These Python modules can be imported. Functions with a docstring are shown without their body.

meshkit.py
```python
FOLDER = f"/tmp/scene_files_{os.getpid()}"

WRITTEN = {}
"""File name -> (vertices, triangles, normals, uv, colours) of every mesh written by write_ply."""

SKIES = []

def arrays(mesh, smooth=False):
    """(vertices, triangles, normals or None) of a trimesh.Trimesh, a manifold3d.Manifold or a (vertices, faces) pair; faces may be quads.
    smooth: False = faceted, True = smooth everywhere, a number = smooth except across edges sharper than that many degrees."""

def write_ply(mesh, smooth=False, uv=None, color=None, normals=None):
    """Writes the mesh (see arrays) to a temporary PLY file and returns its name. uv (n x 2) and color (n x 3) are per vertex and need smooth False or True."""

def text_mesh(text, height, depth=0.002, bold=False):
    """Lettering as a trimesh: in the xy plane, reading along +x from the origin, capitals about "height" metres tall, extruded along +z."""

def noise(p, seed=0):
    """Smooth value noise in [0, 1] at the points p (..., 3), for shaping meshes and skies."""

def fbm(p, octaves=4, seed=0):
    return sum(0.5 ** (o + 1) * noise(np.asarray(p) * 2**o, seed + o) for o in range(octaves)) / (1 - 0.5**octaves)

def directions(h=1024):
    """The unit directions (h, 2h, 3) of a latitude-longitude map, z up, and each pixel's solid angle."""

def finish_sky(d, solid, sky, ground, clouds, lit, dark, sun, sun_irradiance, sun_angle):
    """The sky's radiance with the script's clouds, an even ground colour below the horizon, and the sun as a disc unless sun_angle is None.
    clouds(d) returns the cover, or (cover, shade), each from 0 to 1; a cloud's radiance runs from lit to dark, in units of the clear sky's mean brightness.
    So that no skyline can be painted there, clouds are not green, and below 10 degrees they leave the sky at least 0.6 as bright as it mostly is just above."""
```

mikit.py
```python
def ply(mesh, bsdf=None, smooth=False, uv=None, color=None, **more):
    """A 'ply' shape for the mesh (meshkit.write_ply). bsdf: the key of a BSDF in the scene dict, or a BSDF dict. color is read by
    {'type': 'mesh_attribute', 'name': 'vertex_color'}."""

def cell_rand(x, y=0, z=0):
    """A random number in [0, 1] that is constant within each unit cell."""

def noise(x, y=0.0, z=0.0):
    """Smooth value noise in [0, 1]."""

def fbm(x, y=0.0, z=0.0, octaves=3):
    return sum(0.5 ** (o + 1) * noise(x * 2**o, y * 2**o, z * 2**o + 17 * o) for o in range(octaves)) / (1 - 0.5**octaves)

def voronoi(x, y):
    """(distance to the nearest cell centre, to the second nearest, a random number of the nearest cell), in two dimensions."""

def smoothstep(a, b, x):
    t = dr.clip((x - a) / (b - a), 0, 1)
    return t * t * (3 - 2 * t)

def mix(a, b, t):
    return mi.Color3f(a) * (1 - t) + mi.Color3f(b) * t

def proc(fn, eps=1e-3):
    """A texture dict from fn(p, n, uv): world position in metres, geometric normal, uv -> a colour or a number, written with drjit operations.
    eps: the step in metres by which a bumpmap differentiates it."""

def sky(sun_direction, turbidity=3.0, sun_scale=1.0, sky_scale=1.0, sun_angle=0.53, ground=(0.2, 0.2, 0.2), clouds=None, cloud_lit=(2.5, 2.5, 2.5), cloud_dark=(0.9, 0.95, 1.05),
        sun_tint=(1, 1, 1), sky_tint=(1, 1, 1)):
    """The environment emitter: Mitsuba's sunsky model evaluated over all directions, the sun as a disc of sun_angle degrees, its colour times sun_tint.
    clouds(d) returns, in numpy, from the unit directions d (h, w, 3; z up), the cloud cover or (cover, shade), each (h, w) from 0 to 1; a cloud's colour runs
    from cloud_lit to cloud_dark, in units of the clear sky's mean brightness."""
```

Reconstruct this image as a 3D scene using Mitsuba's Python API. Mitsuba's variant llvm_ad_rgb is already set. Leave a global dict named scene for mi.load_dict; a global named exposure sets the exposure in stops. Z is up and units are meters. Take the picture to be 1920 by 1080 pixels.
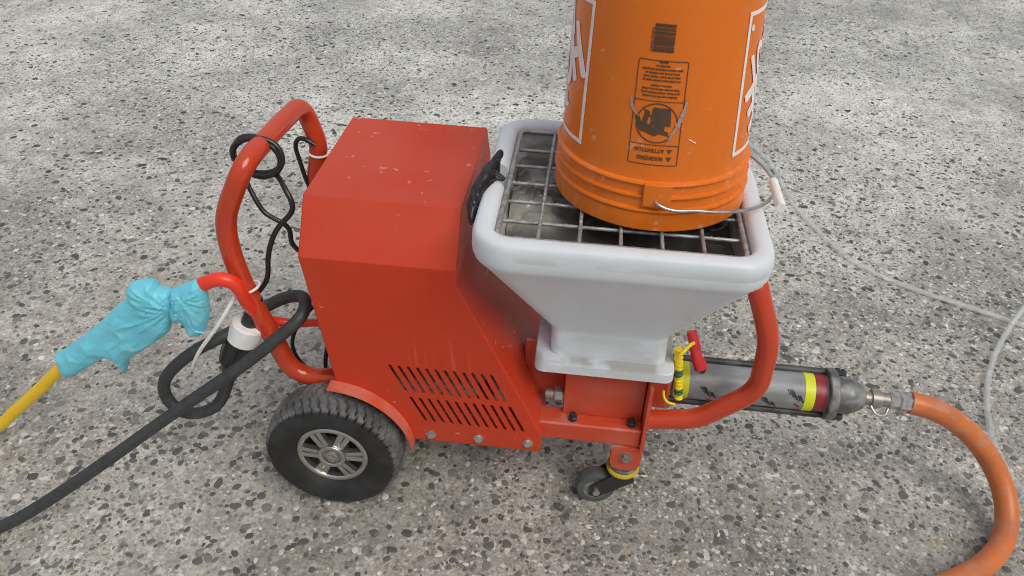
import math, random
import numpy as np
import trimesh
import drjit as dr
import mitsuba as mi
import manifold3d as m3
from shapely.geometry import Polygon, LineString, Point, box as sbox
from shapely import affinity
from shapely.ops import unary_union
from scipy.interpolate import CubicSpline
from scipy.spatial import ConvexHull
import mikit, meshkit
from mikit import noise, fbm, voronoi, smoothstep, mix, proc, cell_rand

T = mi.ScalarTransform4f
rng = np.random.default_rng(7)
scene, labels = {}, {}

# ------------------------------------------------------------------ camera, sky, exposure
CAM = np.array([0.4344, -0.9976, 1.2746])
FWD = np.array([-0.06943566, 0.80721559, -0.58615841])
UP = np.array([-0.09208813, 0.57988125, 0.80947978])
scene['camera'] = {'type': 'perspective', 'fov': 63.74, 'fov_axis': 'x', 'near_clip': 0.05, 'far_clip': 300.0,
                   'to_world': T().look_at(origin=CAM.tolist(), target=(CAM + FWD).tolist(), up=UP.tolist())}
scene['sky'] = mikit.sky([0.42, -0.48, 0.77], turbidity=3, sun_scale=0.26, sun_angle=38, clouds=lambda d: (np.ones(d.shape[:2]), 1 - np.clip(d[..., 2], 0, 1) ** 0.8),
                         cloud_lit=(0.90, 0.94, 1.0), cloud_dark=(0.33, 0.37, 0.42), sun_tint=(0.86, 1.0, 1.18))
exposure = 2.78


# ------------------------------------------------------------------ helpers
def number(key):
    if key not in used:
        used.add(key)
        return key
    k = 1
    while f'{key}_{k:03d}' in used:
        k += 1
    used.add(f'{key}_{k:03d}')
    return f'{key}_{k:03d}'


used = set()


def thing(name, label=None, cat=None, group=None, kind=None):
    key = number(name)
    d = {}
    if label: d['label'] = label
    if cat: d['category'] = cat
    if group: d['group'] = group
    if kind: d['kind'] = kind
    labels[key] = d
    return key


def obj(name, mesh, bsdf, parent=None, smooth=30, label=None, kind=None, **kw):
    key = number(parent + '__' + name) if parent else name
    scene[key] = mikit.ply(mesh, bsdf, smooth=smooth, **kw)
    if label or kind:
        labels.setdefault(key, {})
        if label: labels[key]['label'] = label
        if kind: labels[key]['kind'] = kind
    return key


def A(*p):
    return np.array(p, float)


def spline(pts, n=80):
    pts = np.array(pts, float)
    t = np.r_[0, np.cumsum(np.linalg.norm(np.diff(pts, axis=0), axis=1))]
    return CubicSpline(t, pts, bc_type='natural')(np.linspace(0, t[-1], n))


def fillet(pts, r, n=7):
    """A polyline with each inner corner rounded to radius r."""
    pts = [np.array(p, float) for p in pts]
    out = [pts[0]]
    for i in range(1, len(pts) - 1):
        a, b, c = pts[i - 1], pts[i], pts[i + 1]
        u, v = (a - b) / np.linalg.norm(a - b), (c - b) / np.linalg.norm(c - b)
        ang = math.acos(np.clip(u @ v, -1, 1))
        d = min(r / math.tan(ang / 2), 0.48 * np.linalg.norm(a - b), 0.48 * np.linalg.norm(c - b))
        p, q = b + u * d, b + v * d
        for t in np.linspace(0, 1, n):
            out.append((1 - t) ** 2 * p + 2 * t * (1 - t) * (0.35 * b + 0.65 * b) + t * t * q)
    out.append(pts[-1])
    return np.array(out)


def tube(path, r, n=16, cap=True, wob=None):
    path = np.asarray(path, float)
    keep = np.r_[True, np.linalg.norm(np.diff(path, axis=0), axis=1) > 1e-6]
    path = path[keep]
    m = len(path)
    r = np.broadcast_to(np.asarray(r, float), (m,)) if np.ndim(r) == 0 else np.interp(np.linspace(0, 1, m), np.linspace(0, 1, len(r)), r)
    tan = np.gradient(path, axis=0)
    tan /= np.linalg.norm(tan, axis=1, keepdims=True)
    nrm = np.cross(tan[0], [0.31, 0.52, 0.79])
    nrm /= np.linalg.norm(nrm)
    a = np.linspace(0, 2 * np.pi, n, endpoint=False)
    V = []
    for i in range(m):
        nrm = nrm - (nrm @ tan[i]) * tan[i]
        nrm /= np.linalg.norm(nrm)
        b = np.cross(tan[i], nrm)
        rr = r[i] if wob is None else r[i] * wob(i / (m - 1), a)[:, None]
        V.append(path[i] + rr * (np.cos(a)[:, None] * nrm + np.sin(a)[:, None] * b))
    V = np.vstack(V)
    F = []
    j = np.arange(n)
    k = (j + 1) % n
    for i in range(m - 1):
        F.append(np.stack([i * n + j, i * n + k, (i + 1) * n + k], 1))
        F.append(np.stack([i * n + j, (i + 1) * n + k, (i + 1) * n + j], 1))
    if cap:
        V = np.vstack([V, path[0], path[-1]])
        c0, c1 = len(V) - 2, len(V) - 1
        F.append(np.stack([j * 0 + c0, k, j], 1))
        F.append(np.stack([j * 0 + c1, (m - 1) * n + j, (m - 1) * n + k], 1))
    return trimesh.Trimesh(V, np.vstack(F), process=False)


def frame_to(axis):
    z = np.array(axis, float)
    z /= np.linalg.norm(z)
    x = np.cross([0.0, 0, 1] if abs(z[2]) < 0.9 else [1.0, 0, 0], z)
    x /= np.linalg.norm(x)
    M = np.eye(4)
    M[:3, 0], M[:3, 1], M[:3, 2] = x, np.cross(z, x), z
    return M


def lathe(profile, origin=(0, 0, 0), axis=(0, 0, 1), n=48):
    """profile: (radius, height) pairs, revolved about the axis; radius 0 at an end closes it."""
    p = np.array(profile, float)
    a = np.linspace(0, 2 * np.pi, n, endpoint=False)
    V = np.stack([p[:, 0, None] * np.cos(a), p[:, 0, None] * np.sin(a), np.repeat(p[:, 1, None], n, 1)], -1).reshape(-1, 3)
    j = np.arange(n)
    k = (j + 1) % n
    F = []
    for i in range(len(p) - 1):
        F.append(np.stack([i * n + j, i * n + k, (i + 1) * n + k], 1))
        F.append(np.stack([i * n + j, (i + 1) * n + k, (i + 1) * n + j], 1))
    F = np.vstack(F)
    m = trimesh.Trimesh(V, F, process=False)
    m.merge_vertices()
    m.update_faces(m.nondegenerate_faces())
    M = frame_to(axis)
    M[:3, 3] = origin
    m.apply_transform(M)
    return m


def hull(pts):
    return m3.Manifold.hull_points(np.asarray(pts, np.float64).tolist() if False else np.asarray(pts, np.float64))


def tm(man):
    q = man.to_mesh()
    return trimesh.Trimesh(np.array(q.vert_properties[:, :3]), np.array(q.tri_verts), process=False)


def rbox(lo, hi, r=0.002):
    lo, hi = np.array(lo, float), np.array(hi, float)
    r = min(r, 0.49 * (hi - lo).min())
    P = []
    for c in np.ndindex(2, 2, 2):
        for ax in range(3):
            p = np.where(np.array(c), hi - r, lo + r)
            p[ax] = hi[ax] if c[ax] else lo[ax]
            P.append(p)
        p = np.where(np.array(c), hi - r * 0.42, lo + r * 0.42)
        P.append(p)
    return hull(P)


_BALL = trimesh.creation.icosphere(subdivisions=1).vertices


def soft_hull(pts, r, ball=None):
    b = _BALL if ball is None else ball
    return hull((np.asarray(pts, float)[:, None] + r * b[None]).reshape(-1, 3))


def man(t):
    return m3.Manifold(m3.Mesh(np.asarray(t.vertices, np.float32), np.asarray(t.faces, np.uint32)))


def extrude(poly, h):
    gs = getattr(poly, 'geoms', [poly])
    return trimesh.util.concatenate([trimesh.creation.extrude_polygon(g, h, engine='earcut') for g in gs])


def ext_xz(poly, y0, y1):
    """A polygon in (x, z) extruded from y0 to y1."""
    t = extrude(poly, y1 - y0)
    v = t.vertices
    return trimesh.Trimesh(np.stack([v[:, 0], y1 - v[:, 2], v[:, 1]], 1), t.faces, process=False)


def hexnut(c, axis, r, h):
    a = np.arange(6) * math.pi / 3
    P = [(r * k * math.cos(x), r * k * math.sin(x), z) for x in a for k, z in ((1, h * 0.08), (1, h * 0.9), (0.86, h), (0.86, 0))]
    t = tm(hull(P))
    M = frame_to(axis)
    M[:3, 3] = c
    t.apply_transform(M)
    return t


def cat(*ms):
    return trimesh.util.concatenate([tm(m) if isinstance(m, m3.Manifold) else m for m in ms])


# ------------------------------------------------------------------ materials
def rgb(*c):
    return {'type': 'rgb', 'value': list(c)}


def mat(name, color, rough=0.5, two=True, **kw):
    d = {'type': 'principled', 'base_color': proc(color) if callable(color) else rgb(*color), 'roughness': proc(rough) if callable(rough) else rough, **kw}
    scene[name] = {'type': 'twosided', 'bsdf': d} if two else d
    return name


def red_paint(p, n, uv):
    d = fbm(p.x * 9, p.y * 9, p.z * 9, octaves=3)
    c = mix((0.475, 0.034, 0.010), (0.53, 0.043, 0.014), d)
    c = mix(c, (0.30, 0.030, 0.014), smoothstep(0.52, 0.82, fbm(p.x * 5 + 11, p.y * 5, p.z * 5)) * 0.3)
    f = noise(p.x * 70 + 3, p.y * 70, p.z * 45)
    g = noise(p.x * 210, p.y * 210, p.z * 210)
    speck = smoothstep(0.80, 0.88, f) * smoothstep(0.55, 0.8, g)
    up = dr.clip(n.z, 0, 1)
    dust = smoothstep(0.35, 0.8, fbm(p.x * 6 + 5, p.y * 6, p.z * 6 + 2)) * (0.05 + 0.10 * up)
    c = mix(c, (0.42, 0.25, 0.20), dust * 0.8)
    line = smoothstep(0.80, 0.90, noise(p.x * 320 + p.z * 30, p.y * 60, p.z * 9)) * smoothstep(0.58, 0.75, noise(p.x * 11 + 9, p.y * 11, p.z * 11))
    c = mix(c, (0.62, 0.20, 0.14), line * 0.2)
    return mix(c, (0.62, 0.50, 0.45), speck * 0.34)


def red_rough(p, n, uv):
    return 0.36 + 0.22 * fbm(p.x * 14, p.y * 14, p.z * 14)


mat('red_paint', red_paint, red_rough, specular=0.35)
mat('red_tube_paint', lambda p, n, uv: mix((0.45, 0.042, 0.016), (0.52, 0.056, 0.022), fbm(p.x * 20, p.y * 20, p.z * 20)), 0.15, specular=0.5)


def dusty_red(p, n, uv):
    d = smoothstep(0.35, 0.75, fbm(p.x * 22, p.y * 22, p.z * 22)) * (0.12 + 0.5 * dr.clip(n.z, 0, 1))
    return mix((0.50, 0.055, 0.022), (0.42, 0.30, 0.25), d)


mat('dusty_red_paint', dusty_red, 0.42)
mat('red_guard_lit_paint', lambda p, n, uv: mix((0.55, 0.075, 0.035), (0.50, 0.22, 0.17), smoothstep(0.3, 0.8, fbm(p.x * 30, p.y * 30, p.z * 30)) * 0.55), 0.40)  # pinkish mix puts the light on the flange into its colour


def hopper_white(p, n, uv):
    inside = smoothstep(0.637, 0.622, p.z) * smoothstep(-0.1, 0.2, n.z)
    g = fbm(p.x * 14, p.y * 14, p.z * 14)
    c = mix((0.615, 0.645, 0.695), (0.56, 0.585, 0.63), smoothstep(0.45, 0.75, g) * 0.4)
    wet = inside * smoothstep(0.30, 0.62, fbm(p.x * 26, p.y * 26, p.z * 40 + 4))
    return mix(c, (0.30, 0.285, 0.26), wet * 0.85)


mat('hopper_plastic', hopper_white, lambda p, n, uv: 0.28 + 0.2 * fbm(p.x * 30, p.y * 30, p.z * 30), specular=0.45)


def orange_plastic(p, n, uv):
    d = fbm(p.x * 18, p.y * 18, p.z * 7)
    c = mix((0.64, 0.140, 0.006), (0.70, 0.160, 0.009), d)
    s = smoothstep(0.80, 0.88, noise(p.x * 60, p.y * 60, p.z * 34 + 9)) * smoothstep(0.45, 0.7, noise(p.x * 160, p.y * 160, p.z * 160))
    scuff = smoothstep(0.60, 0.78, noise(p.x * 8 + 2, p.y * 8, p.z * 6)) * smoothstep(0.55, 0.8, noise(p.x * 130, p.y * 130, p.z * 14))
    c = mix(c, (0.66, 0.30, 0.14), scuff * 0.28)
    return mix(c, (0.62, 0.42, 0.32), s * 0.4)


mat('orange_plastic', orange_plastic, lambda p, n, uv: 0.26 + 0.16 * fbm(p.x * 25, p.y * 25, p.z * 25), specular=0.5)
mat('print_white', lambda p, n, uv: mix((0.78, 0.74, 0.74), (0.70, 0.62, 0.60), fbm(p.x * 60, p.y * 60, p.z * 60)), 0.45)
mat('print_black', lambda p, n, uv: mix((0.055, 0.035, 0.025), (0.11, 0.06, 0.03), fbm(p.x * 90, p.y * 90, p.z * 90)), 0.45)
mat('print_ink', (0.03, 0.03, 0.034), 0.45)
mat('grey_smear', lambda p, n, uv: mix((0.42, 0.20, 0.10), (0.30, 0.29, 0.29), smoothstep(0.25, 0.6, fbm(p.x * 200, p.y * 200, p.z * 200))), 0.7)


def rubber(p, n, uv):
    d = smoothstep(0.35, 0.75, fbm(p.x * 28, p.y * 28, p.z * 28))
    e = noise(p.x * 300, p.y * 300, p.z * 300)
    r = dr.sqrt(dr.square(p.x - 0.0294) + dr.square(p.z - 0.128))
    tread = smoothstep(0.1150, 0.1195, r)
    return mix(mix((0.013, 0.013, 0.014), (0.034, 0.034, 0.036), d * 0.6), (0.21, 0.21, 0.215), tread * (0.35 + 0.5 * d) * (0.5 + 0.5 * e))


mat('tyre_rubber', rubber, 0.62)
mat('black_rubber', lambda p, n, uv: mix((0.022, 0.023, 0.025), (0.07, 0.072, 0.075), smoothstep(0.3, 0.8, fbm(p.x * 40, p.y * 40, p.z * 40))), 0.5)
mat('cord_rubber', lambda p, n, uv: mix((0.030, 0.032, 0.036), (0.044, 0.045, 0.047), smoothstep(0.3, 0.8, fbm(p.x * 160, p.y * 160, p.z * 160)) + 1.6 * smoothstep(0.62, 0.8, fbm(p.x * 30 + 5, p.y * 30, p.z * 30))), 0.5)
mat('cable_black', (0.016, 0.016, 0.018), 0.3)
mat('black_plastic', (0.02, 0.02, 0.022), 0.38)
mat('bag_black', (0.014, 0.014, 0.018), 0.34)
mat('rim_metal', lambda p, n, uv: mix((0.58, 0.57, 0.545), (0.42, 0.41, 0.39), fbm(p.x * 60, p.y * 60, p.z * 60)), 0.26, metallic=0.9)
mat('dark_recess', (0.008, 0.008, 0.008), 0.8)
mat('steel', lambda p, n, uv: mix((0.62, 0.60, 0.57), (0.42, 0.38, 0.34), smoothstep(0.4, 0.8, fbm(p.x * 80, p.y * 80, p.z * 80))), 0.28, metallic=0.9)
mat('dirty_steel', lambda p, n, uv: mix((0.40, 0.37, 0.34), (0.24, 0.20, 0.17), fbm(p.x * 90, p.y * 90, p.z * 90)), 0.42, metallic=0.6)
mat('galvanised', lambda p, n, uv: mix((0.40, 0.40, 0.40), (0.25, 0.248, 0.245), smoothstep(0.38, 0.66, fbm(p.x * 90, p.y * 90, p.z * 90))), 0.36, metallic=0.45)
mat('cast_grey', lambda p, n, uv: mix((0.11, 0.11, 0.112), (0.27, 0.27, 0.27), smoothstep(0.3, 0.75, fbm(p.x * 50, p.y * 50, p.z * 50))), 0.48, metallic=0.3)
mat('motor_grey', lambda p, n, uv: mix((0.30, 0.31, 0.33), (0.45, 0.46, 0.48), fbm(p.x * 60, p.y * 60, p.z * 60)), 0.4, metallic=0.4)
mat('sleeve_grey', lambda p, n, uv: mix((0.255, 0.27, 0.29), (0.19, 0.195, 0.20), smoothstep(0.35, 0.75, fbm(p.x * 30, p.y * 60, p.z * 60))), 0.4)
mat('band_yellow', (0.62, 0.66, 0.02), 0.4)
mat('band_red', (0.25, 0.02, 0.03), 0.4)
mat('yellow_rubber', lambda p, n, uv: mix((0.80, 0.52, 0.01), (0.70, 0.44, 0.02), fbm(p.x * 40, p.y * 40, p.z * 40)), 0.42)
mat('wire_yellow', (0.78, 0.58, 0.02), 0.38)
mat('wire_green', (0.02, 0.13, 0.06), 0.4)
mat('bright_red', (0.78, 0.045, 0.018), 0.34)
mat('terminal_red', (0.62, 0.03, 0.04), 0.4)
mat('hose_orange', lambda p, n, uv: mix(mix((0.54, 0.145, 0.038), (0.44, 0.13, 0.05), smoothstep(0.35, 0.8, fbm(p.x * 24, p.y * 24, p.z * 24))), (0.36, 0.27, 0.21), smoothstep(0.52, 0.75, fbm(p.x * 60 + 4, p.y * 60, p.z * 60)) * 0.4), 0.40)
mat('zip_white', (0.72, 0.72, 0.70), 0.4)
mat('white_plastic', (0.74, 0.73, 0.72), 0.42)
mat('ring_yellow', (0.55, 0.40, 0.02), 0.45)
mat('caster_grey', lambda p, n, uv: mix((0.04, 0.042, 0.046), (0.11, 0.113, 0.118), fbm(p.x * 60, p.y * 60, p.z * 60)), 0.55)
mat('glove_nitrile', lambda p, n, uv: mix(mix((0.12, 0.49, 0.63), (0.18, 0.60, 0.74), fbm(p.x * 30, p.y * 30, p.z * 30)), (0.22, 0.40, 0.45), smoothstep(0.60, 0.78, fbm(p.x * 70 + 8, p.y * 70, p.z * 70)) * 0.5), 0.42, sheen=0.3)
mat('mortar_wet', lambda p, n, uv: mix((0.075, 0.072, 0.068), (0.34, 0.325, 0.295), smoothstep(0.35, 0.7, fbm(p.x * 11 + 3, p.y * 11, p.z * 20)) * smoothstep(0.52, 0.38, p.x) * smoothstep(0.07, 0.14, p.y)), 0.16, specular=0.5)
mat('mortar_splash', lambda p, n, uv: mix((0.32, 0.32, 0.31), (0.50, 0.50, 0.49), fbm(p.x * 200, p.y * 200, p.z * 200)), 0.35)
scene['clear_vinyl'] = {'type': 'blendbsdf', 'weight': 0.78,
                        'a': {'type': 'twosided', 'bsdf': {'type': 'principled', 'base_color': rgb(0.93, 0.95, 0.96), 'roughness': 0.12}},
                        'b': {'type': 'thindielectric', 'int_ior': 1.4}}
scene['droplet'] = {'type': 'dielectric', 'int_ior': 1.33}


def stones(p, s, off, lo, hi, dens):
    """(mask, random) of stones scattered in cells 1/s metres wide."""
    wx = p.x + 0.35 / s * (noise(p.x * s * 1.7 + off, p.y * s * 1.7) - 0.5)
    wy = p.y + 0.35 / s * (noise(p.x * s * 1.7, p.y * s * 1.7 + off + 9) - 0.5)
    a, b, w = voronoi(wx * s + off, wy * s + off * 1.7)
    r = lo + (hi - lo) * dr.abs(2 * w * 7 - 2 * dr.floor(w * 7) - 1)
    m = smoothstep(r + 0.06, r - 0.06, a) * dr.select(w < dens, 1.0, 0.0)
    return m, w / dens


def stone_colour(w):
    """dark, mid, pale and tan aggregate by a random number."""
    c = mix((0.045, 0.045, 0.045), (0.15, 0.147, 0.142), smoothstep(0.0, 0.42, w))
    c = mix(c, (0.30, 0.29, 0.27), smoothstep(0.46, 0.48, w))
    c = mix(c, (0.58, 0.57, 0.545), smoothstep(0.70, 0.74, w))
    c = mix(c, (0.38, 0.30, 0.22), smoothstep(0.96, 0.965, w))
    return c


def ground_colour(p, n, uv):
    big = fbm(p.x * 1.3, p.y * 1.3, octaves=3)
    fine = fbm(p.x * 160, p.y * 160, octaves=2)
    c = mix((0.215, 0.204, 0.187), (0.405, 0.390, 0.364), smoothstep(0.2, 0.8, 0.45 * big + 0.25 * fbm(p.x * 5 + 3, p.y * 5) + 0.3 * noise(p.x * 26, p.y * 26)))
    c = c * (0.62 + 0.76 * fine)
    far_pale = smoothstep(-0.1, 2.2, p.y + 0.9 * (fbm(p.x * 1.1 + 20, p.y * 1.1, octaves=3) - 0.5))  # floor gets paler and cooler with distance, edge broken by noise
    c = c * mix((1.04, 1.00, 0.95), (1.42, 1.44, 1.46), far_pale)
    c = c * (0.80 + 0.40 * smoothstep(0.3, 0.7, fbm(p.x * 2.6 + 31, p.y * 2.6 + 4, octaves=4)))
    thick = 0.62 + 0.38 * smoothstep(0.32, 0.62, fbm(p.x * 2.2 + 7, p.y * 2.2, octaves=3))
    for s, off, lo, hi, dens, op in ((250, 3.1, 0.18, 0.45, 0.8, 0.55), (105, 11.7, 0.14, 0.42, 0.75, 0.85), (52, 5.3, 0.10, 0.36, 0.55, 0.95)):
        m, w = stones(p, s, off, lo, hi, dens)
        c = mix(c, stone_colour(w) * (0.85 + 0.3 * fine), m * op * thick * (0.88 + 0.12 * far_pale))
    return c


def ground_bump(p, n, uv):
    a, b, w = voronoi(p.x * 110 + 4, p.y * 110)
    return 0.0012 * smoothstep(0.5, 0.1, a) * w + 0.0010 * fbm(p.x * 230, p.y * 230, octaves=2)


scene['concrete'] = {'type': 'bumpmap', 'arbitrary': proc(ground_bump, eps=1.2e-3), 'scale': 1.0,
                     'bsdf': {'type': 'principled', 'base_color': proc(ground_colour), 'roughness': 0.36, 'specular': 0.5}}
scene['pebble_stone'] = {'type': 'twosided', 'bsdf': {'type': 'principled', 'base_color': {'type': 'mesh_attribute', 'name': 'vertex_color'}, 'roughness': 0.5}}

# ------------------------------------------------------------------ ground
gv = np.array([[-40, -40, 0], [40, -40, 0], [40, 40, 0], [-40, 40, 0.0]])
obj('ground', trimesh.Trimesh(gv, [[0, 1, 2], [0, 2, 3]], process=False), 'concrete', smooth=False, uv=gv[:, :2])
labels['ground'] = {'label': 'worn exposed aggregate concrete floor with dark and pale pebbles under the machine', 'category': 'ground', 'kind': 'structure'}

PAL = np.array([(0.048, 0.048, 0.048), (0.080, 0.078, 0.076), (0.145, 0.140, 0.133), (0.19, 0.185, 0.175), (0.34, 0.33, 0.305), (0.62, 0.605, 0.575), (0.36, 0.28, 0.20)])
PW = np.array([0.20, 0.20, 0.17, 0.12, 0.10, 0.15, 0.06])


def pebble(r, cx, cy, el, ang, h):
    k = 11
    a = np.linspace(0, 2 * np.pi, k, endpoint=False)
    w = 1 + sum(rng.uniform(0.02, 0.17 / q) * np.cos(q * a + rng.uniform(0, 6.28)) for q in (1, 2, 3, 4)) + 0.04 * rng.standard_normal(k)
    V = []
    for s, z in ((1.0, -0.0006), (0.86, h * 0.75), (0.5, h)):
        x, y = r * s * w * np.cos(a) * el, r * s * w * np.sin(a) / el
        V.append(np.stack([cx + x * math.cos(ang) - y * math.sin(ang), cy + x * math.sin(ang) + y * math.cos(ang), np.full(k, z)], 1))
    V = np.vstack(V + [[[cx, cy, h * 1.02]]])
    j = np.arange(k)
    q = (j + 1) % k
    F = [np.stack([i * k + j, i * k + q, (i + 1) * k + q], 1) for i in (0, 1)] + [np.stack([i * k + j, (i + 1) * k + q, (i + 1) * k + j], 1) for i in (0, 1)]
    F.append(np.stack([2 * k + j, 2 * k + q, j * 0 + 3 * k], 1))
    return V, np.vstack(F)


peb = []
for _ in range(30000):
    t = rng.random()
    y = -0.32 + 4.6 * t ** 0.95
    xm = 0.42 - 0.08 * y
    hw = 0.95 + 0.62 * (y + 0.3)
    x = xm + rng.uniform(-hw, hw)
    if rng.random() > 0.35 + 0.65 * np.clip((meshkit.fbm(np.array([x * 2.0, y * 2.0, 0.5]), 3, 21) - 0.36) / 0.22, 0, 1):
        continue
    r = float(np.clip(rng.lognormal(math.log(0.0050), 0.40), 0.0026, 0.0115))
    ci = rng.choice(7, p=PW)
    if ci >= 4: r *= 0.72
    d = np.linalg.norm([x - CAM[0], y - CAM[1], CAM[2]])
    film = 0.30 * np.clip(1 - (y + 0.9 * (meshkit.fbm(np.array([x * 1.5, y * 1.5, 2.5]), 2, 33) - 0.5)) / 1.6, 0, 1) * rng.uniform(0.5, 1.15)   # pebbles nearer the machine fade towards one grey tan
    col = PAL[ci] * rng.uniform(0.85, 1.2) * (1 - film) + np.array([0.205, 0.193, 0.175]) * film
    V, F = pebble(r, x, y, rng.uniform(1.0, 1.35), rng.uniform(0, math.pi), rng.uniform(0.0005, 0.0014))
    under = -0.12 < x < 0.64 and 0.1 < y < 0.5
    peb.append((-(r / d) + (1 if under else 0) + (1 if abs(x - 0.42) > 0.95 + 0.3 * (y + 0.3) else 0), V, F, np.tile(col, (len(V), 1))))
peb.sort(key=lambda q: q[0])
for i, (_, V, F, C) in enumerate(peb[:300]):
    obj('pebble', trimesh.Trimesh(V, F, process=False), 'pebble_stone', 'ground', smooth=True, color=C)
off, VV, FF, CC = 0, [], [], []
for _, V, F, C in peb[300:]:
    VV.append(V); FF.append(F + off); CC.append(C); off += len(V)
obj('loose_aggregate', trimesh.Trimesh(np.vstack(VV), np.vstack(FF), process=False), 'pebble_stone', 'ground', smooth=True, color=np.vstack(CC), kind='stuff')

# ------------------------------------------------------------------ the mortar pump
pump = thing('mortar_pump', 'red wheeled mortar spray pump with white plastic hopper and slotted sheet metal hood', 'pump')
YA, YB, YC, YD = 0.05, 0.106, 0.403, 0.459
ZT, ZB, ZK = 0.6185, 0.536, 0.507
YM = 0.5 * (YA + YD)


def xl(z):
    return 0.0 if z > ZB else 0.144 * (ZB - z)


def hood_solid(i, zbot):
    """The folded hood, inset by i."""
    P = []
    for x in (0.0 + i, 0.256 - i):
        P += [(x, YA + i, ZB - 0.4 * i), (x, YB + 0.6 * i, ZT - i), (x, YC - 0.6 * i, ZT - i), (x, YD - i, ZB - 0.4 * i)]
    for x in (xl(0.487) + i, 0.256 - i):
        P += [(x, YA + i, 0.487), (x, YD - i, 0.487)]
    Q = []
    s = (0.4085 - 0.256) / (ZK - 0.195)
    for y in (YA + i, YD - i):
        Q += [(xl(0.527) + i, y, 0.527), (0.256 - s * (0.527 - ZK) - i, y, 0.527), (0.4085 - i * 1.1, y, 0.195), (0.4085 - i, y, zbot), (xl(zbot) + i, y, zbot)]
    return P, Q


R_ = 0.003
P, Q = hood_solid(R_, 0.1496 + R_)
outer = soft_hull(P, R_) + soft_hull(Q, R_)
P, Q = hood_solid(0.0035, 0.10)
inner = hull(P) + hull(Q)
arch = man(trimesh.creation.cylinder(0.147, height=0.14, sections=96))
arch1 = arch.rotate([90, 0, 0]).translate([0.0294, YA, 0.128])
arch2 = arch.rotate([90, 0, 0]).translate([0.0294, YD, 0.128])
slots = []
for (xa, za), (xb, zb_), n, x1 in (((0.138, 0.3235), (0.164, 0.2705), 12, 0.315), ((0.1725, 0.2525), (0.1975, 0.2015), 12, 0.3495)):
    for k in range(n):
        dx = (x1 - xa) * k / (n - 1)
        slots.append(man(ext_xz(LineString([(xa + dx, za), (xb + dx, zb_ - 0.002 * k / n)]).buffer(0.0031, quad_segs=4), 0.02, 0.08)))
cut = m3.Manifold.batch_boolean([inner, arch1, arch2] + slots, m3.OpType.Add)
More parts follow.
